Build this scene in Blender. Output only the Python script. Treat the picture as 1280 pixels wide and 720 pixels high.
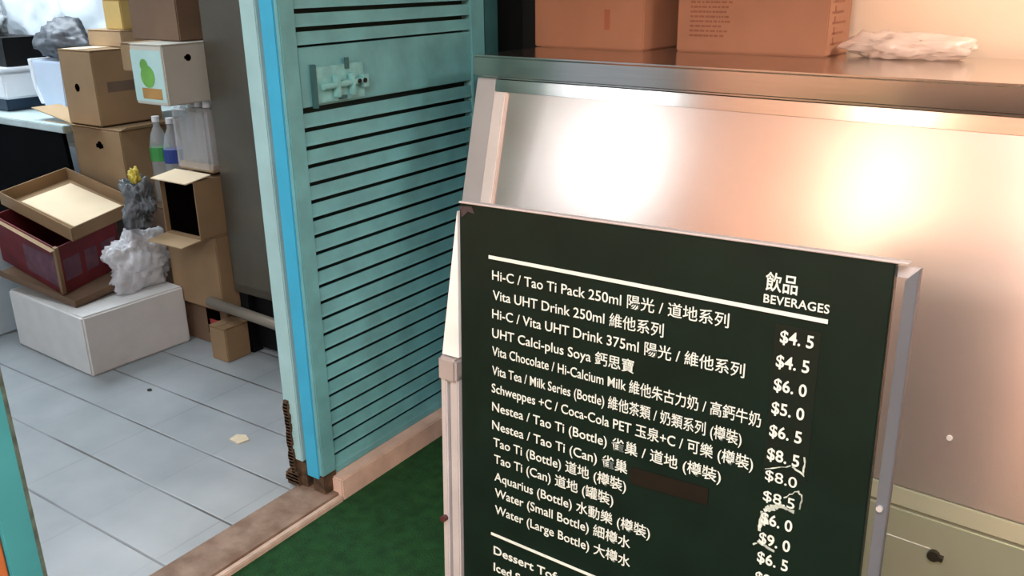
import bpy, bmesh, math, random
from mathutils import Vector, Matrix, noise

# ------------------------------------------------------------------ clear
for o in list(bpy.data.objects):
    bpy.data.objects.remove(o)
S = bpy.context.scene
COL = S.collection
random.seed(4)

# ------------------------------------------------------------------ camera
F = 1101.354                                   # focal length in pixels at 1280 wide
RC = Matrix(((0.8267749153, -0.1782582980, 0.5335421432),
             (0.5623818074, 0.2839020888, -0.7766120696),
             (-0.0130361832, 0.9421377730, 0.3349723491)))
CAM = Vector((0, 0, 1.5))
cd = bpy.data.cameras.new('camera')
cd.sensor_width = 36.0
cd.lens = F / 1280 * 36.0
cd.clip_start = 0.05
cam = bpy.data.objects.new('camera', cd)
cam.matrix_world = Matrix.Translation(CAM) @ RC.to_4x4()
COL.objects.link(cam)
S.camera = cam

# ------------------------------------------------------------------ view, world
S.view_settings.view_transform = 'Standard'
S.view_settings.look = 'None'
S.view_settings.gamma = 1.0
S.view_settings.use_curve_mapping = False
S.view_settings.exposure = 0.0
W = bpy.data.worlds.new('world')
S.world = W
W.use_nodes = True
W.node_tree.nodes['Background'].inputs[0].default_value = (1.0, 0.86, 0.75, 1)
W.node_tree.nodes['Background'].inputs[1].default_value = 0.35


def area(name, loc, size, power, color, rot=(0, 0, 0), sizey=None):
    d = bpy.data.lights.new(name, 'AREA')
    d.energy = power
    d.color = color
    d.shape = 'RECTANGLE'
    d.size = size
    d.size_y = sizey or size
    o = bpy.data.objects.new(name, d)
    o.location = loc
    o.rotation_euler = rot
    COL.objects.link(o)
    return o


WARM = (1.0, 0.74, 0.56)
COOL = (0.82, 0.92, 1.0)
area('hall_light', (0.2, -0.7, 2.85), 1.6, 95, (0.97, 0.98, 1.0), sizey=1.2)
area('hall_light_far', (0.7, -3.75, 2.85), 2.6, 360, (1.0, 0.83, 0.72), sizey=0.8)
area('store_light', (-4.9, 2.1, 2.55), 1.8, 78, COOL, sizey=1.2)
area('store_light_near', (-2.9, 1.0, 2.55), 0.9, 16, COOL, sizey=0.6)
area('store_reflection_light', (-3.5, -1.40, 2.02), 0.95, 16, (0.92, 0.96, 1.0), rot=(math.radians(90), 0, 0), sizey=0.85)  # unseen panel added for the white reflection in the counter front
area('wall_light', (0.38, 2.5, 2.15), 0.5, 22, (1.0, 0.88, 0.76), sizey=0.2)
area('lantern_light', (-1.32, -0.62, 1.83), 0.25, 5.2, (1.0, 0.89, 0.68), rot=(math.radians(85), 0, math.radians(0)), sizey=0.7)

# ------------------------------------------------------------------ helpers


def lin(h):
    h = h.lstrip('#')
    c = [int(h[i:i + 2], 16) / 255 for i in (0, 2, 4)]
    return tuple(x / 12.92 if x <= .04045 else ((x + .055) / 1.055) ** 2.4 for x in c)


MATS = {}


def mat(name, hexa, rough=.6, metal=0., vary=.12, scale=6., bump=0., bscale=40., alt=None, stretch=(1, 1, 1),
        alpha=1., spec=.5, trans=0.):
    if name in MATS:
        return MATS[name]
    m = bpy.data.materials.new(name)
    m.use_nodes = True
    nt = m.node_tree
    b = nt.nodes['Principled BSDF']
    c = lin(hexa)
    tc = nt.nodes.new('ShaderNodeTexCoord')
    mp = nt.nodes.new('ShaderNodeMapping')
    mp.inputs['Scale'].default_value = stretch
    nt.links.new(tc.outputs['Object'], mp.inputs[0])
    n = nt.nodes.new('ShaderNodeTexNoise')
    n.inputs['Scale'].default_value = scale
    n.inputs['Detail'].default_value = 5
    nt.links.new(mp.outputs[0], n.inputs['Vector'])
    r = nt.nodes.new('ShaderNodeValToRGB')
    c2 = lin(alt) if alt else tuple(max(0, x * (1 - vary * 2)) for x in c)
    c1 = c if alt else tuple(min(1, x * (1 + vary)) for x in c)
    r.color_ramp.elements[0].position = .3
    r.color_ramp.elements[1].position = .7
    r.color_ramp.elements[0].color = (*c2, 1)
    r.color_ramp.elements[1].color = (*c1, 1)
    nt.links.new(n.outputs['Fac'], r.inputs[0])
    nt.links.new(r.outputs[0], b.inputs['Base Color'])
    b.inputs['Roughness'].default_value = rough
    b.inputs['Metallic'].default_value = metal
    b.inputs['Alpha'].default_value = alpha
    b.inputs['Specular IOR Level'].default_value = spec
    b.inputs['Transmission Weight'].default_value = trans
    if bump:
        n2 = nt.nodes.new('ShaderNodeTexNoise')
        n2.inputs['Scale'].default_value = bscale
        n2.inputs['Detail'].default_value = 4
        nt.links.new(mp.outputs[0], n2.inputs['Vector'])
        bp = nt.nodes.new('ShaderNodeBump')
        bp.inputs['Strength'].default_value = bump
        bp.inputs['Distance'].default_value = .01
        nt.links.new(n2.outputs['Fac'], bp.inputs['Height'])
        nt.links.new(bp.outputs[0], b.inputs['Normal'])
    MATS[name] = m
    return m


def tag(o, label=None, cat=None, group=None, kind=None):
    if label: o['label'] = label
    if cat: o['category'] = cat
    if group: o['group'] = group
    if kind: o['kind'] = kind
    return o


def empty(name, loc=(0, 0, 0), label=None, cat=None, group=None, mw=None):
    o = bpy.data.objects.new(name, None)
    o.empty_display_size = .05
    if mw is not None:
        o.matrix_world = mw
    else:
        o.location = loc
    COL.objects.link(o)
    return tag(o, label, cat, group)


class MB:
    """collects shapes and links them as one mesh object"""

    def __init__(s):
        s.bm = bmesh.new()

    def hull8(s, p):
        v = [s.bm.verts.new(q) for q in p]      # 0-3 bottom ccw, 4-7 top ccw
        for f in ((3, 2, 1, 0), (4, 5, 6, 7), (0, 1, 5, 4), (1, 2, 6, 5), (2, 3, 7, 6), (3, 0, 4, 7)):
            s.bm.faces.new([v[i] for i in f])
        return s

    def box(s, x0, x1, y0, y1, z0, z1):
        return s.hull8([(x0, y0, z0), (x1, y0, z0), (x1, y1, z0), (x0, y1, z0),
                        (x0, y0, z1), (x1, y0, z1), (x1, y1, z1), (x0, y1, z1)])

    def prism(s, poly, vec):
        vec = Vector(vec)
        a = [s.bm.verts.new(q) for q in poly]
        b = [s.bm.verts.new(Vector(q) + vec) for q in poly]
        n = len(a)
        s.bm.faces.new(a[::-1])
        s.bm.faces.new(b)
        for i in range(n):
            s.bm.faces.new((a[i], a[(i + 1) % n], b[(i + 1) % n], b[i]))
        return s

    def sheet(s, p0, a, b, t):
        """a thin slab: corner p0, edge vectors a and b, thickness t"""
        p0, a, b = Vector(p0), Vector(a), Vector(b)
        n = a.cross(b).normalized() * t
        return s.hull8([p0, p0 + a, p0 + a + b, p0 + b, p0 + n, p0 + a + n, p0 + a + b + n, p0 + b + n])

    def tube(s, pts, r, n=12, cap=True):
        pts = [Vector(p) for p in pts]
        rs = r if isinstance(r, (list, tuple)) else [r] * len(pts)
        rings = []
        for i, p in enumerate(pts):
            d = (pts[min(i + 1, len(pts) - 1)] - pts[max(i - 1, 0)]).normalized()
            u = d.orthogonal().normalized() if i == 0 else (u - d * u.dot(d)).normalized()
            w = d.cross(u)
            rings.append([s.bm.verts.new(p + (u * math.cos(t) + w * math.sin(t)) * rs[i])
                          for t in [2 * math.pi * k / n for k in range(n)]])
        for a, b in zip(rings, rings[1:]):
            for k in range(n):
                s.bm.faces.new((a[k], a[(k + 1) % n], b[(k + 1) % n], b[k]))
        if cap:
            s.bm.faces.new(rings[0][::-1])
            s.bm.faces.new(rings[-1])
        return s

    def crumple(s, c, dims, seed=0, sub=4, amp=.22, flat=True, knot=0.):
        r = bmesh.ops.create_icosphere(s.bm, subdivisions=sub, radius=1)
        sd = Vector((seed * 7.3, seed * 3.1, seed * 1.7))
        for v in r['verts']:
            d = v.co.normalized()
            k = 1 + amp * noise.noise(d * 1.6 + sd) - amp * .9 * abs(noise.noise(d * 3.7 + sd)) \
                - amp * .5 * abs(noise.noise(d * 8.5 + sd))
            p = d * k
            if knot and p.z > .55:
                f = min(1, (p.z - .55) / .4)
                p.x *= 1 - .75 * f
                p.y *= 1 - .75 * f
                p.z += knot * f
            if flat and p.z < -.7:
                p.z = -.7 + (p.z + .7) * .05
            v.co = Vector((c[0] + p.x * dims[0] / 2, c[1] + p.y * dims[1] / 2, c[2] + (p.z + .72) * dims[2] / 1.72))
        return s

    def build(s, name, m, parent=None, bevel=0., seg=2, smooth=False, tri=False):
        me = bpy.data.meshes.new(name)
        bmesh.ops.recalc_face_normals(s.bm, faces=s.bm.faces)
        if bevel:
            e = [x for x in s.bm.edges if len(x.link_faces) == 2 and x.calc_face_angle(0) > .5]
            bmesh.ops.bevel(s.bm, geom=e, offset=bevel, segments=seg, affect='EDGES', clamp_overlap=True)
        if smooth:
            for f in s.bm.faces: f.smooth = True
        s.bm.to_mesh(me)
        s.bm.free()
        me.materials.append(m)
        o = bpy.data.objects.new(name, me)
        COL.objects.link(o)
        if parent is not None:
            o.parent = parent
        return o


def at(px, py, axis, val):
    """point of the plane axis = val that is seen at photograph pixel (px, py)"""
    d = RC @ Vector(((px - 640) / F, -(py - 360) / F, -1))
    i = 'xyz'.index(axis)
    return CAM + d * ((val - CAM[i]) / d[i])


# ------------------------------------------------------------------ materials
TEAL = mat('teal_paint', '#5f9fa9', .55, vary=.10, scale=9, bump=.15, bscale=30)
TEAL_LOCK = mat('worn_teal_paint', '#74b3b8', .55, vary=.12, scale=30)
TEAL_LIT = mat('cool_lit_teal', '#35a3cc', .5, vary=.05, scale=7)  # cool store light on the door edge put into the colour
TEAL_PALE = mat('pale_teal_paint', '#95bfc6', .5, vary=.06, scale=8)
TEAL_DARK = mat('dark_teal', '#285a60', .6, vary=.1)
RUST = mat('rust', '#4a3826', .9, vary=.35, scale=30, bump=.5)
STEEL = mat('brushed_steel', '#d0ccc8', .19, 1., vary=.03, scale=5, stretch=(1, 1, 30))
STEEL_PANEL = mat('brushed_steel_panel', '#dccfc8', .25, .82, vary=.035, scale=4)
STEEL_STILE = mat('dull_steel_stile', '#d9d7dc', .45, .5, vary=.03, scale=8)
STEEL_TRIM = mat('steel_trim', '#f0ecec', .45, .2, vary=.03, scale=8)
STEEL_DARK = mat('dull_grey_steel', '#6f695d', .38, .75, vary=.12, scale=3)
ALU = mat('aluminium_rail', '#c6c6ca', .4, .35, vary=.06, scale=10)
BOARD = mat('dark_green_board', '#0d1d17', .45, vary=.12, scale=14, spec=.2)
WHITE_INK = mat('white_lettering', '#cddad5', .6, vary=.03, scale=60)
STEEL_BASE = mat('carpet_tinted_steel', '#c3c6ae', .32, .5, vary=.05, scale=3)  # green of the reflected carpet put into the colour
TAPE_DK = mat('dark_brown_tape', '#1a1713', .5, vary=.1, spec=.2)
TAPE_GR = mat('dark_price_tape', '#101a16', .35, vary=.1, spec=.4)
SCRATCH = mat('scratched_paint', '#b4c4bd', .7, vary=.3, scale=60)
KRAFT = mat('kraft_cardboard', '#947959', .85, vary=.07, scale=5, bump=.05)
KRAFT_L = mat('light_kraft_cardboard', '#ad9270', .85, vary=.06, scale=5, bump=.05)
KRAFT_D = mat('dark_kraft_cardboard', '#725a46', .85, vary=.07, scale=5, bump=.05)
KRAFT_O = mat('orange_brown_cardboard', '#9c6d53', .8, vary=.05, scale=6, bump=.05)
CREAM = mat('cream_paper', '#e4cfae', .8, vary=.03)
PALE_CARD = mat('pale_grey_card', '#c9c6ba', .8, vary=.04)
RED_CARD = mat('red_printed_cardboard', '#7e2a31', .75, vary=.1, scale=7, alt='#5a1c24')
RED_CARD_PALE = mat('pale_red_print', '#7a5560', .8, vary=.2, scale=16, alt='#5a3a4c')
FOAM = mat('white_styrofoam', '#dcdcda', .8, vary=.03, scale=12, bump=.12, bscale=120)
BLACK = mat('black_plastic', '#0d0d0e', .5, vary=.1, spec=.2)
CLOTH = mat('black_cloth', '#08080a', .95, vary=.1, spec=.05)
INK = mat('dark_print', '#4d3324', .8, vary=.1)
HOLE_SHADE = mat('hole_shade', '#070504', 1., vary=.1, spec=0.)  # shade inside holes and openings put into a black colour
WHITE_PLASTIC = mat('white_plastic', '#e3e8ee', .4, vary=.03)
BLUE_WHITE = mat('blue_white_plastic', '#c3d2e6', .4, vary=.04)
NAVY = mat('navy_plastic', '#24384f', .5, vary=.1)
GREY_BAG = mat('grey_plastic_bag', '#50555c', .45, vary=.25, scale=9)
WHITE_BAG = mat('white_plastic_bag', '#dbe3ea', .35, vary=.06, scale=4)
CLEAR_BAG = mat('clear_plastic_bag', '#f3f4f8', .2, vary=.02, scale=6, alpha=.55, bump=.6, bscale=14)
CLEAR_WRAP = mat('clear_plastic_wrap', '#d5dadf', .2, vary=.08, scale=8, alpha=.32, bump=.5, bscale=12)
GREEN_INK = mat('green_print', '#6fae4c', .7, vary=.12, scale=14)
TAN_INK = mat('tan_print', '#b98d4f', .7, vary=.12, scale=10)
TEAL_INK = mat('pale_teal_print', '#b9dcd9', .7, vary=.05)
YELLOW = mat('yellow_plastic', '#d8c24a', .5, vary=.1)
GREEN_LABEL = mat('green_label', '#3f9c4d', .5, vary=.1)
BLUE_LABEL = mat('blue_label', '#24408f', .5, vary=.1)
WATER = mat('clear_bottle', '#d2dbe0', .12, vary=.05, alpha=.3)
CURB = mat('worn_pinkish_white_paint', '#c3aca0', .7, vary=.1, scale=12, bump=.2)
SILL = mat('worn_brown_sill', '#8d7b6c', .75, vary=.2, scale=16, bump=.3, alt='#6a5444')
SILL_EDGE = mat('pale_sill_edge', '#b8a598', .7, vary=.12, scale=20)
BEIGE = mat('beige_plaster', '#e6cdb4', .8, vary=.03, scale=2)
PEACH = mat('peach_plaster', '#e0b094', .8, vary=.04, scale=2)
GREEN_REFLECTOR = mat('green_reflector', '#3f5c38', .5, vary=.08, scale=3)  # for unseen bands added to tint reflections in the counter edge
WHITE_WALL = mat('white_plaster', '#dde4ea', .8, vary=.03, scale=2)
CEIL = mat('ceiling_paint', '#e9e2da', .8, vary=.02, scale=2)
ORANGE = mat('orange_paint', '#c4713f', .6, vary=.08)
SCRAP = mat('cream_scrap', '#dccdb0', .8, vary=.06, scale=30)


def carpet_mat():
    m = mat('green_carpet', '#24522e', .95, vary=.2, scale=26, bump=.9, bscale=260, alt='#193d23', spec=.15)
    return m


def tile_mat():
    m = bpy.data.materials.new('grey_floor_tile')
    m.use_nodes = True
    nt = m.node_tree
    N, L = nt.nodes, nt.links
    b = N['Principled BSDF']
    tc = N.new('ShaderNodeTexCoord')
    sp = N.new('ShaderNodeSeparateXYZ')
    L.new(tc.outputs['Object'], sp.inputs[0])

    def line(sock, off, pitch, w):
        a = N.new('ShaderNodeMath'); a.operation = 'SUBTRACT'; a.inputs[1].default_value = off
        L.new(sock, a.inputs[0])
        d = N.new('ShaderNodeMath'); d.operation = 'DIVIDE'; d.inputs[1].default_value = pitch
        L.new(a.outputs[0], d.inputs[0])
        pp = N.new('ShaderNodeMath'); pp.operation = 'PINGPONG'; pp.inputs[1].default_value = .5
        L.new(d.outputs[0], pp.inputs[0])
        mr = N.new('ShaderNodeMapRange')
        mr.inputs['From Min'].default_value = w * .4 / pitch
        mr.inputs['From Max'].default_value = w / pitch
        mr.inputs['To Min'].default_value = 1
        mr.inputs['To Max'].default_value = 0
        L.new(pp.outputs[0], mr.inputs['Value'])
        return mr.outputs[0]
    ly = line(sp.outputs['Y'], 1.114, .2245, .0055)
    lx = line(sp.outputs['X'], -2.305, .34, .004)
    mx = N.new('ShaderNodeMath'); mx.operation = 'MULTIPLY'; mx.inputs[1].default_value = .22
    L.new(lx, mx.inputs[0])
    # broken, dirty grout
    ng = N.new('ShaderNodeTexNoise'); ng.inputs['Scale'].default_value = 3.2
    L.new(tc.outputs['Object'], ng.inputs['Vector'])
    rg = N.new('ShaderNodeMapRange'); rg.inputs['From Min'].default_value = .35; rg.inputs['From Max'].default_value = .65
    rg.inputs['To Min'].default_value = .35; rg.inputs['To Max'].default_value = 1
    L.new(ng.outputs['Fac'], rg.inputs['Value'])
    mm = N.new('ShaderNodeMath'); mm.operation = 'MAXIMUM'
    L.new(ly, mm.inputs[0]); L.new(mx.outputs[0], mm.inputs[1])
    mg = N.new('ShaderNodeMath'); mg.operation = 'MULTIPLY'
    L.new(mm.outputs[0], mg.inputs[0]); L.new(rg.outputs[0], mg.inputs[1])
    n = N.new('ShaderNodeTexNoise'); n.inputs['Scale'].default_value = 4; n.inputs['Detail'].default_value = 6
    L.new(tc.outputs['Object'], n.inputs['Vector'])
    r = N.new('ShaderNodeValToRGB')
    r.color_ramp.elements[0].position = .3; r.color_ramp.elements[1].position = .75
    r.color_ramp.elements[0].color = (*lin('#8d9599'), 1); r.color_ramp.elements[1].color = (*lin('#a6adb1'), 1)
    L.new(n.outputs['Fac'], r.inputs[0])
    mix = N.new('ShaderNodeMix'); mix.data_type = 'RGBA'
    L.new(mg.outputs[0], mix.inputs['Factor'])
    L.new(r.outputs[0], mix.inputs[6])
    mix.inputs[7].default_value = (*lin('#4d4a47'), 1)
    L.new(mix.outputs[2], b.inputs['Base Color'])
    b.inputs['Roughness'].default_value = .38
    bp = N.new('ShaderNodeBump'); bp.inputs['Strength'].default_value = .3; bp.inputs['Distance'].default_value = .004
    bp.invert = True
    L.new(mg.outputs[0], bp.inputs['Height']); L.new(bp.outputs[0], b.inputs['Normal'])
    return m


# ------------------------------------------------------------------ setting


def struct(name, mb, m, label=None, cat=None, parent=None, bevel=0.):
    o = mb.build(name, m, parent, bevel)
    o['kind'] = 'structure'
    return tag(o, label, cat)


XF = -1.79                                       # street face of the shop front
struct('floor_hall', MB().box(-1.75, 3.6, -4.6, 3.0, -.06, -.01), carpet_mat(), 'green carpet in front of the shop', 'carpet')
struct('floor_store', MB().box(-6.3, -1.9, -1.5, 3.6, -.06, 0), tile_mat(), 'grey tiled floor inside the storeroom', 'floor')
struct('ceiling_hall', MB().box(-1.8, 3.6, -4.6, 3.0, 2.9, 3.0), CEIL, 'ceiling above the carpeted side', 'ceiling')
struct('ceiling_store', MB().box(-6.3, -1.9, -1.5, 3.6, 2.6, 2.7), CEIL, 'ceiling of the storeroom', 'ceiling')
struct('wall_back', MB().box(-1.66, 3.6, 2.80, 2.92, -.06, 2.9), BEIGE, 'beige wall behind the steel counter', 'wall')
struct('wall_front', MB().box(-1.8, 3.6, -4.7, -4.6, -.06, 2.9), PEACH, 'peach wall opposite the counter', 'wall')
struct('reflector_1', MB().box(-1.7, 3.5, -4.6, -4.57, -.01, .55), GREEN_REFLECTOR, 'green dado added on the unseen opposite wall', 'reflector')
struct('reflector_2', MB().box(XF, XF + .012, -4.5, .495, -.01, .80), GREEN_REFLECTOR, 'green dado added on the unseen shop front left of the doorway', 'reflector')
struct('wall_right', MB().box(3.6, 3.7, -4.6, 3.0, -.06, 2.9), PEACH, 'peach wall at the right end', 'wall')
struct('wall_store_back', MB().box(-6.4, -6.3, -1.5, 3.6, -.06, 2.6), WHITE_WALL, 'white wall at the back of the storeroom', 'wall')
struct('wall_store_right', MB().box(-6.3, -1.9, 3.6, 3.7, -.06, 2.6), WHITE_WALL, 'white wall at the right of the storeroom', 'wall')
struct('wall_store_left', MB().box(-6.3, -1.9, -1.6, -1.5, -.06, 2.6), WHITE_WALL, 'white wall at the left of the storeroom', 'wall')
struct('wall_shopfront', MB().box(-1.9, XF, -4.6, .50, -.06, 2.9), PEACH, 'shop front wall left of the doorway', 'wall')
struct('wall_header', MB().box(-1.9, XF, .5, 2.55, 2.255, 2.9), PEACH, 'shop front wall above the doorway', 'wall')
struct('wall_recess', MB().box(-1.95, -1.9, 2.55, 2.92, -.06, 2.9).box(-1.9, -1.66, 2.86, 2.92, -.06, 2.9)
       .box(-1.95, -1.9, 1.70, 2.55, 0, 2.9), mat('recess_shade', '#10181a', .8), 'recess coloured dark for its shade behind the louvred door', 'wall')  # wall colour carries the shade of the recess

struct('light_frame_1', MB().box(-4.03, -2.97, -1.5, -1.44, 1.53, 1.59).box(-4.03, -2.97, -1.5, -1.44, 2.45, 2.51)
       .box(-4.03, -3.98, -1.5, -1.44, 1.59, 2.45).box(-3.02, -2.97, -1.5, -1.44, 1.59, 2.45), WHITE_WALL, 'frame added around the unseen storeroom light', 'light frame')  # frame added only to house the unseen store light

# sill and curb along the shop front
struct('trim_2', MB().box(-1.905, -1.768, .3, 1.62, -.03, .012), SILL, 'worn brown door sill', 'sill')
struct('trim_3', MB().box(-1.768, -1.748, .3, 1.62, -.03, .006), SILL_EDGE, 'pale worn edge of the door sill', 'sill edge', bevel=.003)
struct('trim_4', MB().box(-1.80, -1.750, 1.62, 2.56, -.02, .060), CURB, 'pinkish white painted curb under the louvred door', 'curb', bevel=.004)

# ------------------------------------------------------------------ louvred door
Y0, Y1 = 1.585, 2.466
door = empty('louvred_door', (XF, Y0, .03), 'teal louvred metal door with slide bolt, beside the steel counter', 'door')
D = Matrix.Translation(-Vector((XF, Y0, .03)))


def dbuild(mb, name, m, parent=None, bevel=0., **k):
    o = mb.build(name, m, None, bevel, **k)
    o.data.transform(D)
    o.parent = parent or door
    return o


TOP = 2.2
dbuild(MB().box(XF - .018, XF, Y0 + .0, Y0 + .055, .075, TOP), 'stile', TEAL, bevel=.003)
dbuild(MB().box(XF - .040, XF, Y1 - .074, Y1, .05, TOP), 'stile', TEAL, bevel=.003)
dbuild(MB().box(XF - .071, XF - .019, Y0, Y0 + .03, .06, TOP), 'edge_strip', TEAL_LIT, bevel=.002)['label'] = 'door edge coloured bright blue for the cool light on it'
dbuild(MB().box(XF - .05, XF - .04, Y0 + .055, Y1 - .07, .05, TOP), 'gap_shade_sheet', mat('louvre_gap_shade', '#16302f', .8))  # dark sheet paints the shade seen between the slats
lm = MB()
zt = []
z = 1.170
while z > .10:
    zt.append((z, z - .0495)); z -= .0495
z = 1.335
while z < TOP - .06:
    zt.append((z + .0455, z)); z += .0455
for a, b in zt:                                   # each slat: top set back, lower edge forward
    g = .0138
    y0, y1 = Y0 + .056, Y1 - .075
    h = a - b
    pr = [(XF - .009, y0, a - g), (XF - .013, y0, a - g), (XF - .009, y0, b - .001), (XF - .004, y0, b - .001), (XF - .006, y0, b + .006)]
    lm.prism(pr, (0, y1 - y0, 0))
dbuild(lm, 'louvre_panel', TEAL)
dbuild(MB().box(XF - .03, XF - .005, Y0 + .056, Y1 - .075, .0605, .086), 'bottom_rail', TEAL, bevel=.002)
dbuild(MB().box(XF - .05, XF + .001, Y0 + .002, Y0 + .054, .013, .0745), 'rusted_base', RUST, bevel=.003)
dbuild(MB().box(XF - .028, XF - .005, Y0 + .056, Y1 - .075, 1.172, 1.327), 'lock_rail', TEAL, bevel=.002)
# slide bolt on the lock rail
lk = dbuild(MB().box(XF - .005, XF + .003, 1.690, 1.875, 1.178, 1.275), 'lock_plate', TEAL_LOCK, bevel=.002)
dbuild(MB().box(XF - .005, XF + .008, 1.678, 1.689, 1.168, 1.282), 'strike_bar', TEAL_DARK, lk)
dbuild(MB().tube([(XF + .013, 1.705, 1.222), (XF + .013, 1.872, 1.226)], .009)
       .box(XF + .003, XF + .02, 1.855, 1.876, 1.208, 1.242), 'bolt_bar', TEAL_LOCK, lk)
dbuild(MB().box(XF + .003, XF + .022, 1.75, 1.765, 1.19, 1.25).box(XF + .003, XF + .022, 1.81, 1.822, 1.19, 1.25), 'bolt_guide', TEAL_LOCK, lk, bevel=.002)
dbuild(MB().box(XF + .003, XF + .007, 1.80, 1.815, 1.262, 1.292).box(XF + .003, XF + .007, 1.77, 1.80, 1.182, 1.192), 'hasp', TEAL_DARK, lk)
dbuild(MB().tube([(XF + .022, 1.836, 1.226), (XF + .0245, 1.836, 1.226)], .007)
       .tube([(XF + .022, 1.858, 1.226), (XF + .0245, 1.858, 1.226)], .007), 'screw', BLACK, lk)

# door frame post next to the opening
jamb = empty('door_frame_post', (-1.905, 1.585, 0), 'pale teal door frame post with rusty foot, left of the louvred door', 'door frame')
JD = Matrix.Translation(-Vector((-1.905, 1.585, 0)))


def jbuild(mb, name, m, bevel=0.):
    o = mb.build(name, m, None, bevel)
    o.data.transform(JD)
    o.parent = jamb
    return o


jbuild(MB().box(-1.937, -1.8765, 1.585, 1.66, .10, 2.25), 'post', TEAL_PALE, bevel=.003)
jbuild(MB().box(-1.8755, -1.8635, 1.612, 1.66, .02, 2.25), 'gap_shade_strip', mat('frame_gap_shade', '#0a1518', .9))  # black strip stands in for shade in the gap
rm = MB()
for k in range(26):                               # flaking rust at the foot
    zz = .02 + .011 * k
    ww = .020 + .016 * noise.noise(Vector((k * .41, 0, 0))) + (.03 if k < 4 else 0)
    xx = -1.92 + .010 * noise.noise(Vector((0, k * .37, 2)))
    rm.box(xx - ww / 2, xx + ww / 2, 1.578, 1.64, zz - .011, zz + .006)
jbuild(rm, 'rusted_foot', RUST)
jbuild(MB().box(-1.93, -1.868, 1.59, 1.65, .0, .098), 'foot_block', RUST)

# teal corner post behind the door, then the far left pole
cp = MB().box(-1.86, XF - .004, Y1 + .004, 2.55, -.02, 2.25).build('corner_post', TEAL_DARK, None, .003)  # deep shadow on the post put into its dark colour
tag(cp, 'teal corner post with painted-in shadow between louvred door and cardboard boxes', 'post')
pole = empty('doorway_post', (-1.80, .70, 0), 'bright teal post at the left side of the open doorway', 'post')
p_ = MB().box(-.045, .04, -.021, .045, -.01, 2.25).build('post', mat('turquoise_paint', '#4aa5b0', .5, vary=.08, scale=6), pole, .004)
p2 = MB().box(.030, .042, .040, .048, .0, 2.25).build('worn_edge', mat('worn_edge', '#5e6f66', .8, vary=.3, scale=25), pole)
op = MB().box(-1.86, -1.765, .50, .677, -.02, 2.25).build('wall_panel', ORANGE, None, .003)
tag(op, 'orange painted panel left of the bright teal post', 'panel')

# ------------------------------------------------------------------ steel counter
PHI = -.061
CO = Vector((-1.64, 2.191, 0))
counter = empty('serving_counter', CO, 'stainless steel serving counter with sloping front panel behind the menu stand', 'counter')
counter.rotation_euler = (0, 0, PHI)
ZT, ZL, ZB, SL, ZS1, ZS2 = 1.275, 1.209, 1.172, .251, .397, .351
LEN = 2.6
pan = lambda z: .018 - SL * (ZL - z)


def slab(u0, u1, z0, z1, out=0., thick=.012):
    """slab lying on the sloping front, 'out' in front of it"""
    return [(u0, pan(z0) - out, z0), (u1, pan(z0) - out, z0), (u1, pan(z0) + thick, z0), (u0, pan(z0) + thick, z0),
            (u0, pan(z1) - out, z1), (u1, pan(z1) - out, z1), (u1, pan(z1) + thick, z1), (u0, pan(z1) + thick, z1)]


MB().box(0, LEN, 0, .60, ZL, ZT).build('countertop', STEEL, counter, .007, seg=3)
MB().hull8(slab(.085, LEN - .06, ZS1 + .0, 1.19)).build('front_panel', STEEL_PANEL, counter)
MB().hull8(slab(.007, .083, ZS2, ZL - .001, .003)).build('left_stile', STEEL_STILE, counter, .003)
MB().hull8(slab(LEN - .083, LEN - .007, ZS2, ZL - .001, .003)).build('right_stile', STEEL_STILE, counter, .003)
MB().hull8([(.084, .0015, ZB), (LEN - .085, .0015, ZB), (LEN - .085, .03, ZB), (.084, .03, ZB), (.084, .0065, ZL - .003), (LEN - .085, .0065, ZL - .003), (LEN - .085, .03, ZL - .003), (.084, .03, ZL - .003)]).build('top_rail', STEEL, counter, .002)
t = MB().hull8(slab(.086, .128, ZS1 + .002, ZB - .001, .012)).build('moulding', STEEL_TRIM, counter, .003, seg=2)
MB().hull8(slab(.084, LEN - .084, ZS2 + .003, ZS1 - .002, .004)).build('bottom_rail', STEEL_BASE, counter, .002)
vb = pan(ZS2)
MB().box(.007, LEN - .007, vb - .004, vb + .02, .0, ZS2 - .004).build('base_panel', STEEL_BASE, counter, .003)
MB().prism([(.012, pan(ZL - .01) + .02, ZL - .003), (.012, .58, ZL - .003), (.012, .58, 0), (.012, vb + .022, 0), (.012, vb + .022, ZS2)],
           (.01, 0, 0)).build('side_panel', STEEL, counter)
MB().prism([(LEN - .02, pan(ZL - .01) + .02, ZL - .003), (LEN - .02, .58, ZL - .003), (LEN - .02, .58, 0), (LEN - .02, vb + .022, 0), (LEN - .02, vb + .022, ZS2)],
           (.01, 0, 0)).build('side_panel', STEEL, counter)
MB().tube([(1.473, pan(.53) + .004, .53), (1.473, pan(.53) - .004, .53)], .006).build('rivet', STEEL_TRIM, counter)
MB().tube([(1.49, vb - .003, .262), (1.49, vb - .016, .262)], .013).box(1.482, 1.51, vb - .018, vb - .004, .256, .266) \
    .build('base_latch', mat('dark_latch', '#3a352c', .5, .5), counter)
MB().box(1.36, 1.48, vb - .0055, vb - .003, .272, .2735).build('seam_line', STEEL_TRIM, counter)

# ------------------------------------------------------------------ menu stand
SR = Matrix(((0.9972226989, 0.0674797166, -0.0315178791),
             (-0.0649478475, 0.9950342695, 0.0754226732),
             (0.0364508704, -0.0731661833, 0.9966534220)))
SO = Vector((-.7603261932, .9751602452, 1.1914144925))
stand = empty('menu_stand', label='dark green beverage menu board on folding metal stand in front of the steel counter',
              cat='menu stand', mw=Matrix.Translation(SO) @ SR.to_4x4())
BW, BH = .600, .86
board = MB().box(0, BW, 0, .012, -BH, 0).build('menu_board', BOARD, stand, .0015)
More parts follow.
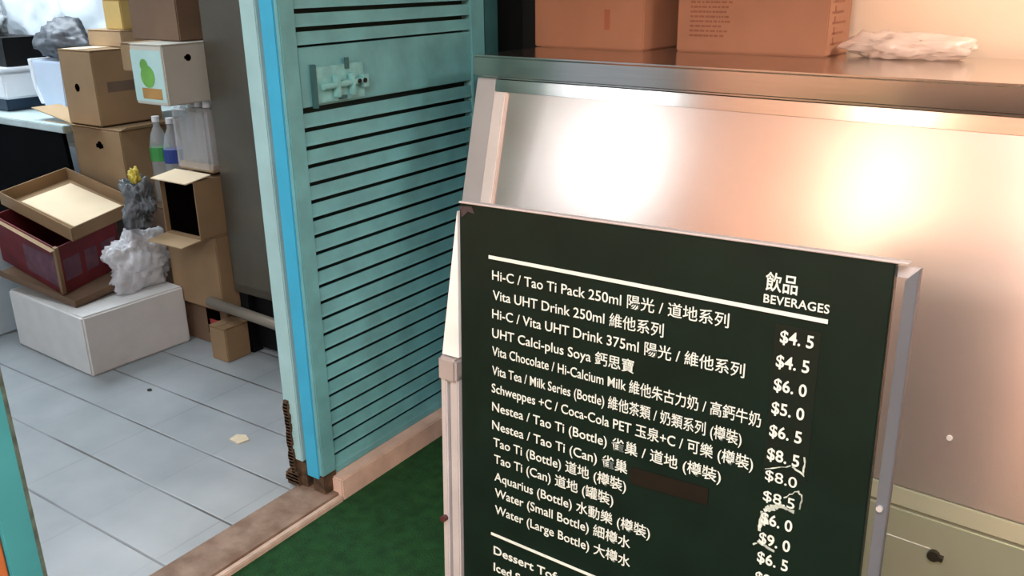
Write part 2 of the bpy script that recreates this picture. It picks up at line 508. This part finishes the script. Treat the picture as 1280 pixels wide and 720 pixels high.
# letters stand a hair in front of the board; local x to the right, z up, -y to the reader
MB().box(-.002, BW + .012, .000, .014, .0005, .003).build('top_edge', ALU, stand, .001)


def lettering(name, body, u, v, width, size, m=WHITE_INK, bold=0., spacing=1., maxw=None):
    c = bpy.data.curves.new(name, 'FONT')
    c.body = body
    c.size = 1.0
    c.extrude = .02
    c.offset = bold
    c.space_character = spacing
    c.align_x = 'LEFT'
    c.resolution_u = 3
    to = bpy.data.objects.new(name + '_tmp', c)
    COL.objects.link(to)
    bpy.context.view_layer.update()
    me = bpy.data.meshes.new_from_object(to.evaluated_get(bpy.context.evaluated_depsgraph_get()))
    bpy.data.objects.remove(to)
    xs = [q.co.x for q in me.vertices]
    x0, x1 = min(xs), max(xs)
    k = width / (x1 - x0) if width else size
    for q in me.vertices:
        x, y, zz = q.co
        q.co = (u + (x - x0) * k, -.0012 + (-zz) * .015, -v + y * size)
    me.name = name
    me.materials.clear()
    me.materials.append(m)
    o = bpy.data.objects.new(name, me)
    COL.objects.link(o)
    o.parent = board
    return o


ROWS = [("Hi-C / Tao Ti Pack 250ml 陽光 / 道地系列", 0.0956, .0624, .4230, '$4.5'),
        ("Vita UHT Drink 250ml 維他系列", 0.1248, .0635, .3379, '$4.5'),
        ("Hi-C / Vita UHT Drink 375ml 陽光 / 維他系列", 0.1528, .0623, .4469, '$6.0'),
        ("UHT Calci-plus Soya 鈣思寶", 0.1818, .0622, .2980, '$5.0'),
        ("Vita Chocolate / Hi-Calcium Milk 維他朱古力奶 / 高鈣牛奶", 0.2093, .0621, .4715, '$6.5'),
        ("Vita Tea / Milk Series (Bottle) 維他茶類 / 奶類系列 (樽裝)", 0.2392, .0620, .4495, '$8.5'),
        ("Schweppes +C / Coca-Cola PET 玉泉+C / 可樂 (樽裝)", 0.2670, .0610, .4662, '$8.0'),
        ("Nestea / Tao Ti (Bottle) 雀巢 / 道地 (樽裝)", 0.2961, .0618, .4266, '$8.5'),
        ("Nestea / Tao Ti (Can) 雀巢", 0.3255, .0618, .2945, '$6.0'),
        ("Tao Ti (Bottle) 道地 (樽裝)", 0.3527, .0640, .2935, '$9.0'),
        ("Tao Ti (Can) 道地 (罐裝)", 0.3797, .0655, .2745, '$6.5'),
        ("Aquarius (Bottle) 水動樂 (樽裝)", 0.4087, .0660, .3328, '$9.0'),
        ("Water (Small Bottle) 細樽水", 0.4351, .0670, .3033, None),
        ("Water (Large Bottle) 大樽水", 0.4635, .0670, .3045, None)]
BASE = .0071
PV = [.1015, .1312, .1600, .1888, .2177, .2474, .2745, .3018, .3320, .3590, .3852, .4130]
for i, (txt, v, u0, u1, price) in enumerate(ROWS):
    lettering('menu_line', txt, u0, v + BASE, u1 - u0, .0198, bold=.004)
    if price:
        thin = i in (6, 7)
        lettering('price', price[:3] + ' ' + price[3:] if not thin else price, .4838 - .0003 * i + (.002 if i == 0 else 0), PV[i] + .0065, .0385,
                  .0205 if not thin else .019, bold=.016 if not thin else .002)
lettering('heading', '飲品', .4635, .0485, .0372, .0235, bold=.01)
lettering('heading', 'BEVERAGES', .4628, .0648, .0750, .0142, bold=.012, spacing=1.05)
lettering('menu_line', 'Dessert Tofu 豆', .0640, .5416, .160, .0198, bold=.012)
lettering('menu_line', 'Iced S', .0640, .5711, .052, .0198, bold=.012)
MB().sheet((.0565, -.0012, -.0728), (.4810, 0, -.0036), (0, 0, .0050), .001).build('rule_line', WHITE_INK, board)
MB().sheet((.0595, -.0012, -.5100), (.4780, 0, .0005), (0, 0, .0042), .001).build('rule_line', WHITE_INK, board)
MB().sheet((.2985, -.0010, -.3450), (.113, 0, .005), (0, 0, .0235), .0006).build('tape_patch', TAPE_DK, board)['label'] = 'dark brown tape over words'
MB().box(.479, .531, -.0006, -.0001, -.272, -.088).build('price_tape', TAPE_GR, board)
# scuffs where stickers were torn off
sm = MB()
random.seed(11)


def scuff(u0, v0, u1, v1, w):
    n = 5
    pts = [(u0 + (u1 - u0) * i / n + random.uniform(-.001, .001), v0 + (v1 - v0) * i / n + random.uniform(-.001, .001)) for i in range(n + 1)]
    for (a, b), (c, d) in zip(pts, pts[1:]):
        dv = Vector((c - a, d - b)).normalized()
        nn = Vector((-dv.y, dv.x)) * w * random.uniform(.4, 1)
        sm.prism([(a - nn.x, -.0008, -(b - nn.y)), (c - nn.x, -.0008, -(d - nn.y)), (c + nn.x, -.0008, -(d + nn.y)), (a + nn.x, -.0008, -(b + nn.y))], (0, .0006, 0))


scuff(.481, .268, .512, .255, .0008); scuff(.512, .255, .527, .262, .0016); scuff(.526, .240, .527, .264, .0012)
scuff(.507, .297, .522, .284, .0010); scuff(.522, .284, .527, .288, .0012); scuff(.527, .286, .527, .307, .0012)
scuff(.483, .322, .505, .308, .0040); scuff(.482, .325, .480, .352, .0030); scuff(.484, .326, .490, .338, .0030)
scuff(.480, .366, .500, .372, .0018); scuff(.505, .309, .520, .312, .0022); scuff(.478, .368, .474, .372, .0012)
sm.build('scuff_mark', SCRATCH, board)
MB().prism([(.001, -.0010, -.004), (.024, -.0010, -.002), (.030, -.0010, -.012), (.018, -.0010, -.010), (.006, -.0010, -.020)], (0, .0008, 0)) \
    .build('chipped_corner', mat('chipped_corner', '#3a3034', .7, vary=.4, scale=80), board)

LB = -1.195                                        # foot of the legs in the stand's own frame
rail = MB().box(-.0335, -.0215, -.010, .030, LB, -.262).box(-.0185, -.0015, -.006, .030, LB, -.262).box(-.022, -.018, 0, .03, LB, -.262)
rail.build('front_leg', ALU, stand, .002)
MB().prism([(-.0012, -.004, -.010), (-.0012, -.004, -.235), (-.035, -.004, -.235), (-.030, -.004, -.200), (-.008, -.004, -.055)], (0, .02, 0)) \
    .build('hinge_plate', mat('white_reflection_metal', '#e6eaec', .4, .1), stand, .001)  # white reflection on the plate put into its colour
MB().box(-.038, -.0015, -.012, .032, -.275, -.237).build('joint_cap', mat('joint_grey', '#a6a2a2', .45, .3), stand, .004)
MB().tube([(-.027, -.010, -.507), (-.027, -.019, -.507)], .005).build('rivet', mat('dark_red_rivet', '#4a2326', .5), stand)
GREY_LEG = mat('grey_leg', '#596069', .5, .1, vary=.06)
LG = lambda v: -.0085 * (v - .02)                  # the leg leans a little towards the board further down
MB().hull8([(.6106 + LG(1.19), .001, LB), (.6232 + LG(1.19), .001, LB), (.6232 + LG(1.19), .013, LB), (.6106 + LG(1.19), .013, LB),
            (.6106, .001, -.016), (.6236, .001, -.002), (.6236, .013, -.002), (.6106, .013, -.016)]).build('front_leg', GREY_LEG, stand, .0008)
MB().box(BW - .01, .622, .0135, .02, -.016, -.0045).build('leg_bracket', ALU, stand)
MB().tube([(.6135, .001, -.275), (.6135, -.003, -.275)], .0035).build('rivet', ALU, stand)
for u in (.07, .53):
    MB().prism([(u, .016, -.06), (u, .034, -.06), (u, .034 + .29, LB + .022), (u, .016 + .29, LB + .022)], (.02, 0, 0)).build('rear_leg', ALU, stand, .002)
MB().box(.07, .55, .014, .032, -.10, -.07).build('rear_crossbar', ALU, stand, .002)
MB().box(-.02, BW + .012, .0135, .028, -.90, -.872).build('lower_crossbar', ALU, stand, .002)

# ------------------------------------------------------------------ cardboard boxes on the counter
CM = Matrix.Translation(CO) @ Matrix.Rotation(PHI, 4, 'Z')


def on_counter(u, v):
    return CM @ Vector((u, v, ZT))


def carton(name, label, x0, x1, y0, y1, z0, z1, m, rot=0., tape=True, group=None, cat='box'):
    """closed carton: body, centre tape, lid seam; origin at its base centre"""
    c = Vector(((x0 + x1) / 2, (y0 + y1) / 2, z0))
    w, d, h = x1 - x0, y1 - y0, z1 - z0
    r = empty(name, c, label, cat, group)
    r.rotation_euler = (0, 0, rot)
    b = MB().box(-w / 2, w / 2, -d / 2, d / 2, 0, h - .004).build('body', m, r, .004)
    MB().box(-w / 2, -.001, -d / 2, d / 2, h - .0038, h).box(.001, w / 2, -d / 2, d / 2, h - .0038, h).build('flap', m, r, .001)
    if tape:
        MB().box(-.024, .024, -d / 2 - .0006, d / 2, h + .0001, h + .0007).box(-.024, .024, -d / 2 - .0008, -d / 2 - .0002, h - .06, h + .0007) \
            .build('packing_tape', mat('tan_packing_tape', '#a98a62', .35, vary=.05), r)
    return r


def ccarton(name, label, u0, u1, v0, v1, h, m, tape=False):
    r = carton(name, label, 0, u1 - u0, 0, v1 - v0, 0, h, m, tape=tape)
    r.location = on_counter((u0 + u1) / 2, (v0 + v1) / 2)
    r.rotation_euler = (0, 0, PHI)
    return r


b1 = ccarton('cardboard_box', 'plain orange brown cardboard box standing left on the steel counter', -.024, .385, .352, .585, .34, KRAFT_O)
b2 = ccarton('cardboard_box', 'cardboard box with printed lines standing right on the steel counter', .470, .925, .405, .590, .36, KRAFT_O)
MB().box(.065, .085, -.118, -.1168, .06, .12).build('print_mark', mat('faint_print', '#94583f', .8), b1)
# illegible printed lines on the second box
pm = MB()
random.seed(3)
for k in range(9):
    zz = .045 + .0135 * k
    x = -.185
    while x < -.085 + .03 * random.random():
        ww = random.uniform(.004, .016)
        pm.box(x, x + ww, -.0938, -.0926, zz, zz + .0055)
        x += ww + random.uniform(.002, .006)
pm.box(-.165, -.08, -.0938, -.0926, .172, .185)
pm.build('printed_lines', mat('brown_print', '#8a5640', .8, vary=.1), b2)
sm2 = MB()
for k in range(7):
    zz = .03 + .028 * k
    sm2.box(.2276, .2284, -.07 + random.uniform(0, .02), .02 + random.uniform(0, .03), zz, zz + .006)
    sm2.box(.2276, .2284, -.05, -.04, zz, zz + .02)
sm2.build('side_print', mat('brown_print', '#8a5640'), b2)

# clear plastic bag at the right of the counter
pb = empty('plastic_bag', on_counter(1.13, .47), 'crumpled clear plastic bag lying on the steel counter beside the boxes', 'plastic bag')
PINK_BAG = mat('pinkish_clear_bag', '#ecd6c8', .25, vary=.05, alpha=.62, bump=.6, bscale=16)
MB().crumple((0, 0, .0), (.35, .18, .07), 5, 4, .35).build('bag_body', PINK_BAG, pb, smooth=True)
MB().crumple((-.09, .02, .0), (.17, .12, .075), 9, 3, .35).build('bag_fold', PINK_BAG, pb, smooth=True)

# ------------------------------------------------------------------ storeroom: near pile on the styrofoam box
fb = empty('styrofoam_box', (-3.5, 1.935, 0), 'big white styrofoam box on the tiled floor under the red carton', 'box')
fb.rotation_euler = (0, 0, math.radians(-2))
MB().box(-.297, .297, -.228, .228, 0, .256).build('body', FOAM, fb, .008, 3)

PO = Vector((-3.33, 1.746, .2585))


def axis_rot(ax, deg):
    return Matrix.Rotation(math.radians(deg), 3, Vector(ax))


PR = axis_rot((.464, .886, 0), 9) @ axis_rot((0, 0, 1), 17.4)


def skew_thing(name, label, cat, p, h):
    mw = Matrix.Translation(PO + PR @ Vector((p[0], p[1], h))) @ PR.to_4x4()
    return empty(name, label=label, cat=cat, mw=mw)


def para(mb, L, R, h0, h1, a0=0, a1=1, b0=0, b1=1):
    """parallelogram block: fractions a along L, b along R"""
    L, R = Vector((*L, 0)), Vector((*R, 0))
    q = [L * a0 + R * b0, L * a0 + R * b1, L * a1 + R * b1, L * a1 + R * b0]
    return mb.hull8([v + Vector((0, 0, h0)) for v in q] + [v + Vector((0, 0, h1)) for v in q])


kt = skew_thing('cardboard_sheet', 'crumpled flat cardboard tray between styrofoam box and red carton', 'cardboard', (.0, .0), 0)
m_ = MB()
para(m_, (-.50, .105), (.055, .27), 0, .006)
para(m_, (-.50, .105), (.055, .27), .006, .030, 0, 1, 0, .015)
para(m_, (-.50, .105), (.055, .27), .006, .030, 0, .012, .015, 1)
m_.build('sheet', KRAFT_D, kt, .001)

rc = skew_thing('carton', 'dark red printed carton sitting tilted on the white styrofoam box', 'box', (-.105, .055), .0075)
RL, RR = (-.46, .16), (.030, .32)
m_ = MB()
para(m_, RL, RR, 0, .005)
for a0, a1, b0, b1_ in ((0, 1, 0, .02), (0, 1, .98, 1), (0, .012, .02, .98), (.988, 1, .02, .98)):
    para(m_, RL, RR, .005, .212, a0, a1, b0, b1_)
m_.build('body', RED_CARD, rc, .001)
m_ = MB()
m_.hull8([(v[0], v[1], v[2]) for v in [(.0, -.0012, .03), (-.46 * .55, .16 * .55 - .0012, .03), (-.46 * .55, .16 * .55 + .001, .03), (0, .001, .03),
                                          (0, -.0012, .17), (-.46 * .55, .16 * .55 - .0012, .15), (-.46 * .55, .16 * .55 + .001, .15), (0, .001, .17)]])
for b0, b1_ in ((.08, .34), (.42, .62), (.70, .94)):
    para(m_, RL, RR, .055, .15, -.003, .003, b0, b1_)
m_.build('print_panel', RED_CARD_PALE, rc)
m_ = MB()
para(m_, RL, RR, .004, .213, -.008, .035, -.012, .045)
m_.build('corner_strip', KRAFT, rc, .001)
m_ = MB()
m_.hull8([(0, -.003, .205), (-.46, .157, .205), (-.46, .160, .205), (0, .0, .205), (.030, -.055, .225), (-.436, .098, .240), (-.436, .102, .240), (.030, -.051, .225)])
m_.build('flap', KRAFT_L, rc)

tr = skew_thing('cardboard_tray', 'open shallow kraft cardboard tray holding cream paper on the red carton', 'tray', (-.082, .13), .2225)
TL, TR = (-.535, .187), (.033, .365)
m_ = MB()
para(m_, TL, TR, 0, .004)
for a0, a1, b0, b1_ in ((0, 1, 0, .014), (0, 1, .986, 1), (0, .012, .014, .986), (.988, 1, .014, .986)):
    para(m_, TL, TR, .004, .058, a0, a1, b0, b1_)
m_.build('body', KRAFT, tr, .001)
pp = skew_thing('paper_sheet', 'cream sheet of paper lying inside the open cardboard tray', 'paper', (-.1265, .208), .2275)
m_ = MB()
para(m_, (-.40, .130), (.033, .262), 0, .018)
m_.build('paper', CREAM, pp, .002)

cb = empty('plastic_bag', (-3.42, 2.10, .26), 'clear plastic bag bulging behind the red carton on the styrofoam box', 'plastic bag')
q0 = at(190, 350, 'x', -3.33)
cb.location = (-3.335, 2.06, .258)
MB().crumple((0, 0, 0), (.165, .32, .27), 2, 5, .42).build('bag_body', CLEAR_BAG, cb, smooth=True)
MB().crumple((.01, -.01, .005), (.11, .2, .16), 6, 3, .4).build('bag_content', CLEAR_BAG, cb, smooth=True)

# ------------------------------------------------------------------ stack A: cartons beside the table
a0 = carton('carton', 'bottom kraft carton of the stack beside the black draped table', -4.0, -3.63, 2.25, 2.60, 0, .46, KRAFT_D)
a1 = carton('carton', 'open flapped kraft carton with hand hole under the upright carton', -4.0, -3.62, 2.235, 2.58, .462, .875, KRAFT, tape=False)
MB().tube([(.02, -.1735, .335), (.02, -.1722, .335)], .018, 14).box(-.01, .045, -.1735, -.1722, .322, .340).build('hand_hole', HOLE_SHADE, a1)
MB().sheet((.19, -.17, .414), (0, .34, 0), (.05, 0, .02), .004).sheet((-.185, -.172, .414), (0, .14, 0), (-.33, 0, .05), .004).sheet((-.185, -.174, .414), (.24, 0, 0), (-.03, -.10, .030), .004).build('open_flap', KRAFT_L, a1)
a2 = carton('carton', 'upright kraft carton with round hand hole and dark print on the stack by the table', -4.005, -3.75, 2.235, 2.55, .882, 1.212, KRAFT, tape=False)
MB().tube([(-.015, -.1585, .165), (-.015, -.1570, .165)], .018, 14).build('hand_hole', HOLE_SHADE, a2)
MB().box(.1270, .1282, -.10, .12, .145, .190).build('print_band', mat('grey_print', '#6c5a4c', .8), a2)
MB().box(-.10, .02, -.150, .10, .3302, .3325).build('lid_sheet', CREAM, a2)
a3 = carton('carton', 'small flat orange brown carton lying on the upright carton', -4.02, -3.755, 2.40, 2.62, 1.2145, 1.288, KRAFT_L, tape=False)
a4 = carton('carton', 'small yellowish carton on top of the flat orange brown carton', -3.91, -3.775, 2.43, 2.56, 1.289, 1.42, mat('yellow_card', '#c4a765', .8, vary=.06), tape=False)

# ------------------------------------------------------------------ stack B: boxes against the grey cabinet
s0 = carton('carton', 'brown carton standing on the floor under the stack beside the grey cabinet', -3.30, -2.965, 2.185, 2.50, 0, .185, KRAFT_D, tape=False)
MB().box(.03, .12, -.1592, -.1580, .05, .165).build('torn_opening', HOLE_SHADE, s0)
MB().box(.05, .12, -.1602, -.1590, .085, .120).build('red_content', mat('red_plastic', '#a83232', .5), s0)
s1 = carton('carton', 'small pale carton on the floor left of the dark gap under the cabinet', -2.962, -2.86, 2.085, 2.205, 0, .150, KRAFT, tape=False)
s2 = carton('carton', 'plain kraft carton below the open carton in the stack by the cabinet', -3.26, -2.935, 2.15, 2.48, .187, .515, KRAFT, tape=False)

oc = empty('open_carton', (-3.05, 2.09, .5165), 'open kraft carton lying on its side with dark inside and cream flaps', 'box')
w, d, h = .225, .33, .235                          # opening faces the doorway side (-y)
x0, x1 = -.115, .11
MB().box(x0, x1, 0, d, 0, .006).box(x0, x1, 0, d, h - .006, h).box(x0, x0 + .006, 0, d, .006, h - .006).box(x1 - .006, x1, 0, d, .006, h - .006) \
    .box(x0 + .006, x1 - .006, d - .006, d, .006, h - .006).build('body', KRAFT, oc, .001)
MB().box(x0 + .007, x1 - .007, .02, d - .008, .007, h - .007).build('inner_shade', HOLE_SHADE, oc)  # black block paints the shade inside the carton
MB().sheet((x0, -.035, h - .004), (w, 0, 0), (0, .12, .016), .004).build('flap', CREAM, oc)['label'] = 'cream upper flap'
MB().sheet((x0, 0, .0), (w, 0, 0), (-.005, -.09, -.012), .004).build('flap', KRAFT_L, oc)

# shrink-wrapped pack with white capped bottles in front of a carton
wp = empty('bottle_pack', (-3.05, 2.18, .768), 'plastic wrapped pack of white capped bottles with brown carton behind, under the fruit box', 'bottle pack')
MB().box(-.10, .105, .01, .24, .0, .030).build('pack_tray', KRAFT_L, wp, .002)
MB().box(-.10, .105, .085, .24, .032, .24).build('pack_card', KRAFT, wp, .003)
for i in range(4):
    bx = -.075 + .05 * i
    bt = MB().tube([(bx, .042, .031), (bx, .042, .17), (bx, .042, .205), (bx, .042, .235), (bx, .042, .255)], [.0225, .0225, .021, .012, .012], 14) \
        .build('bottle', WATER, wp, smooth=True)
    MB().tube([(bx, .042, .2555), (bx, .042, .282)], .0155, 14).build('cap', WHITE_PLASTIC, bt)
MB().box(-.108, .112, .000, .248, .0, .252).build('plastic_wrap', CLEAR_WRAP, wp, .012, 3)
# loose labelled bottles in a bag, left of the pack
for i, (bx, lab, nm) in enumerate(((-3.53, GREEN_LABEL, 'green'), (-3.43, BLUE_LABEL, 'blue'))):
    bt = empty('drink_bottle', (bx, 2.36, .545), 'clear drink bottle with %s label between the two box stacks' % nm, 'bottle')
    MB().tube([(0, 0, 0), (0, 0, .25), (0, 0, .31), (0, 0, .34), (0, 0, .36)], [.042, .042, .03, .014, .014], 16).build('bottle_body', WATER, bt, smooth=True)
    MB().tube([(0, 0, .19), (0, 0, .25)], .0432, 16).build('label_band', lab, bt)
    MB().tube([(0, 0, .3605), (0, 0, .385)], .0165, 14).build('cap', WHITE_PLASTIC, bt)
bs = carton('carton', 'dark carton under the labelled bottles between the two box stacks', -3.60, -3.315, 2.27, 2.50, .0, .543, KRAFT_D, tape=False)

fr = carton('fruit_box', 'white fruit carton with green pear print and hand hole beside the grey cabinet', -3.135, -2.938, 2.03, 2.36, 1.052, 1.275, PALE_CARD, tape=False)
MB().box(-.0965, .090, -.1662, -.1650, .012, .20).build('print_panel', TEAL_INK, fr)
gm = MB()
gm.tube([(-.005, -.1664, .105), (-.005, -.1675, .105)], .042, 20)
gm.tube([(-.02, -.1666, .145), (-.02, -.1679, .145)], .024, 18)
gm.build('fruit_print', GREEN_INK, fr)
MB().box(-.050, .070, -.1672, -.1664, .022, .062).build('table_print', TAN_INK, fr)
MB().tube([(.0983, -.055, .17), (.0994, -.055, .17)], .013, 14).box(.0983, .0994, -.072, -.045, .166, .176).build('hand_hole', HOLE_SHADE, fr)
br = carton('carton', 'dark brown carton on the fruit box beside the grey cabinet', -3.30, -3.0, 2.16, 2.44, 1.277, 1.47, KRAFT_D, tape=False)
MB().box(-.12, .14, -.15, .10, .2035, .215).build('red_wrap', mat('maroon_wrap', '#5c2724', .6), br, .004)
lb = carton('carton', 'small pinkish carton left of the dark brown carton on the fruit box', -3.40, -3.306, 2.16, 2.36, 1.15, 1.262, KRAFT, tape=False)

# crumpled yellow and dark bags between the stacks
gb = MB().crumple((-3.265, 2.05, .535), (.17, .13, .235), 12, 5, .55).build('rubbish_bag', mat('grey_crinkled_bag', '#7e8288', .35, vary=.35, scale=14, alt='#2f3a3c'), None, smooth=True)
tag(gb, 'crumpled grey plastic bag left of the open carton', 'bag')
yb = MB().crumple((-3.235, 2.03, .725), (.05, .04, .075), 14, 4, .6).build('food_packet', YELLOW, None, smooth=True)
tag(yb, 'small yellow packet on the crumpled grey bag', 'packet')

# ------------------------------------------------------------------ grey steel cabinet
cab = empty('steel_cabinet', (-2.51, 2.55, 0), 'tall dark grey steel cabinet with pipe rail behind the open doorway', 'cabinet')
MB().box(-.41, .41, -.35, .35, .27, 2.05).build('body', STEEL_DARK, cab, .006)
MB().box(-.385, .385, -.362, -.351, .31, 2.0).build('door', STEEL_DARK, cab, .004)
for sx in (-.37, .37):
    for sy in (-.31, .31):
        MB().box(sx - .025, sx + .025, sy - .025, sy + .025, 0, .27).build('leg', BLACK, cab)
MB().tube([(-.47, -.43, .238), (.40, -.43, .20)], .022, 14).build('pipe_rail', mat('dull_pipe', '#8d8578', .5, .4), cab, smooth=True)
MB().box(.05, .08, -.42, -.33, .21, .28).build('rail_bracket', STEEL_DARK, cab)
MB().box(.33, .36, -.42, -.33, .19, .28).build('rail_bracket', STEEL_DARK, cab)
MB().box(-.40, .40, -.30, -.28, .02, .27).build('under_shade', BLACK, cab)  # black sheet added as the shade under the cabinet

# ------------------------------------------------------------------ table with its things
tb = empty('work_table', (-4.78, 2.58, 0), 'pale topped work table hung with a black cloth at the left of the storeroom', 'table')
MB().box(-.70, .77, -.38, .38, .835, .870).build('tabletop', mat('pale_laminate', '#b9c9c9', .4), tb, .004)
MB().prism([(-.68, -.375, .833), (.74, -.375, .833), (.775, -.375, .50), (.775, -.375, .30), (-.68, -.375, .30)], (0, .02, 0)).build('black_cloth', CLOTH, tb)
for sx in (-.64, .62):
    for sy in (-.33, .33):
        MB().box(sx - .025, sx + .025, sy - .025, sy + .025, 0, .835).build('leg', STEEL_DARK, tb)

nb = empty('storage_tray', (-4.98, 2.45, .871), 'dark blue tray under the white box on the work table', 'tray')
MB().box(-.25, .26, -.13, .13, 0, .006).box(-.25, .26, -.13, -.122, .006, .062).box(-.25, .26, .122, .13, .006, .062) \
    .box(.252, .26, -.122, .122, .006, .062).box(-.25, -.242, -.122, .122, .006, .062).build('body', NAVY, nb, .002)
wb = empty('storage_box', (-4.93, 2.45, .934), 'white plastic box on the dark blue tray on the table', 'box')
MB().box(-.26, .26, -.15, .15, 0, .135).build('body', WHITE_PLASTIC, wb, .012, 3)
MB().box(-.268, .268, -.158, .158, .136, .158).build('lid', WHITE_PLASTIC, wb, .006)
bn = empty('storage_bin', (-4.43, 2.53, .871), 'pale blue plastic bin with curved side beside the upright carton', 'bin')
m_ = MB()
m_.prism([(-.165, -.12, .255), (-.15, -.12, .12), (-.11, -.12, .045), (-.05, -.12, .0), (.10, -.12, 0), (.12, -.12, .255)], (0, .24, 0))
m_.build('body', BLUE_WHITE, bn, .006)
MB().prism([(-.172, -.126, .262), (-.157, -.126, .12), (-.115, -.126, .04), (-.085, -.126, .045), (-.13, -.126, .13), (-.14, -.126, .262)], (0, .252, 0)) \
    .build('rim', WHITE_PLASTIC, bn, .003)
bx = carton('black_case', 'black case standing on the white plastic box', -5.05, -4.68, 2.34, 2.55, 1.094, 1.235, BLACK, tape=False, cat='case')
g1 = MB().crumple((-4.42, 2.52, 1.135), (.40, .24, .19), 21, 4, .3).build('rubbish_bag', GREY_BAG, None, smooth=True)
tag(g1, 'dark grey plastic bag resting on the pale blue bin', 'bag')
g2 = MB().crumple((-5.0, 2.45, 1.238), (.22, .17, .16), 23, 4, .3).build('plastic_bag', mat('grey_white_bag', '#b9c2c6', .4, vary=.15), None, smooth=True)
tag(g2, 'grey white plastic bag lying on the black case', 'plastic bag')
rk = empty('storage_rack', (-5.2, 3.27, 0), 'steel rack with white sacks at the back of the storeroom', 'rack')
for sx in (-.95, .95):
    for sy in (-.2, .2):
        MB().box(sx - .02, sx + .02, sy - .02, sy + .02, 0, 2.1).build('upright', STEEL_DARK, rk)
for zz in (.5, 1.10, 1.85):
    MB().box(-.97, .97, -.22, .22, zz, zz + .025).build('shelf', STEEL_DARK, rk)
for i, (sx, ww, sd, lab) in enumerate(((-5.84, .50, 31, 'leftmost'), (-5.22, .52, 33, 'middle'), (-4.60, .50, 35, 'rightmost'))):
    o = MB().crumple((sx, 3.22, 1.126), (ww, .40, .56), sd, 4, .22, knot=.1).build('plastic_sack', WHITE_BAG, None, smooth=True)
    tag(o, '%s of the white plastic sacks on the rack behind the table' % lab, 'sack', 'white sacks on the rack')

# pale foam box at the picture's left, beside the red carton
f2 = empty('styrofoam_box', (-4.14, 1.77, 0), 'pale bluish styrofoam box at the far left beside the red carton', 'box')
MB().box(-.17, .17, -.2, .2, 0, .44).build('body', mat('bluish_foam', '#c2d2da', .7, vary=.04), f2, .01, 3)
MB().box(-.175, .175, -.205, .205, .4405, .475).build('lid', mat('bluish_foam', '#c2d2da'), f2, .01, 3)

# ------------------------------------------------------------------ litter on the floor
sc = MB().prism([(-2.335, 1.665, .0005), (-2.285, 1.66, .0005), (-2.275, 1.70, .0005), (-2.31, 1.715, .0005), (-2.34, 1.70, .0005)], (0, 0, .004)).build('paper_scrap', SCRAP)
tag(sc, 'small cream scrap of paper lying on the grey tiled floor', 'scrap')
dc = MB().crumple((-2.913, 1.75, 0), (.022, .018, .008), 3, 2).build('dirt_crumb', mat('dirt', '#3c3a38', .9))
tag(dc, 'small dark crumb on the tiles in front of the styrofoam box', 'crumb')
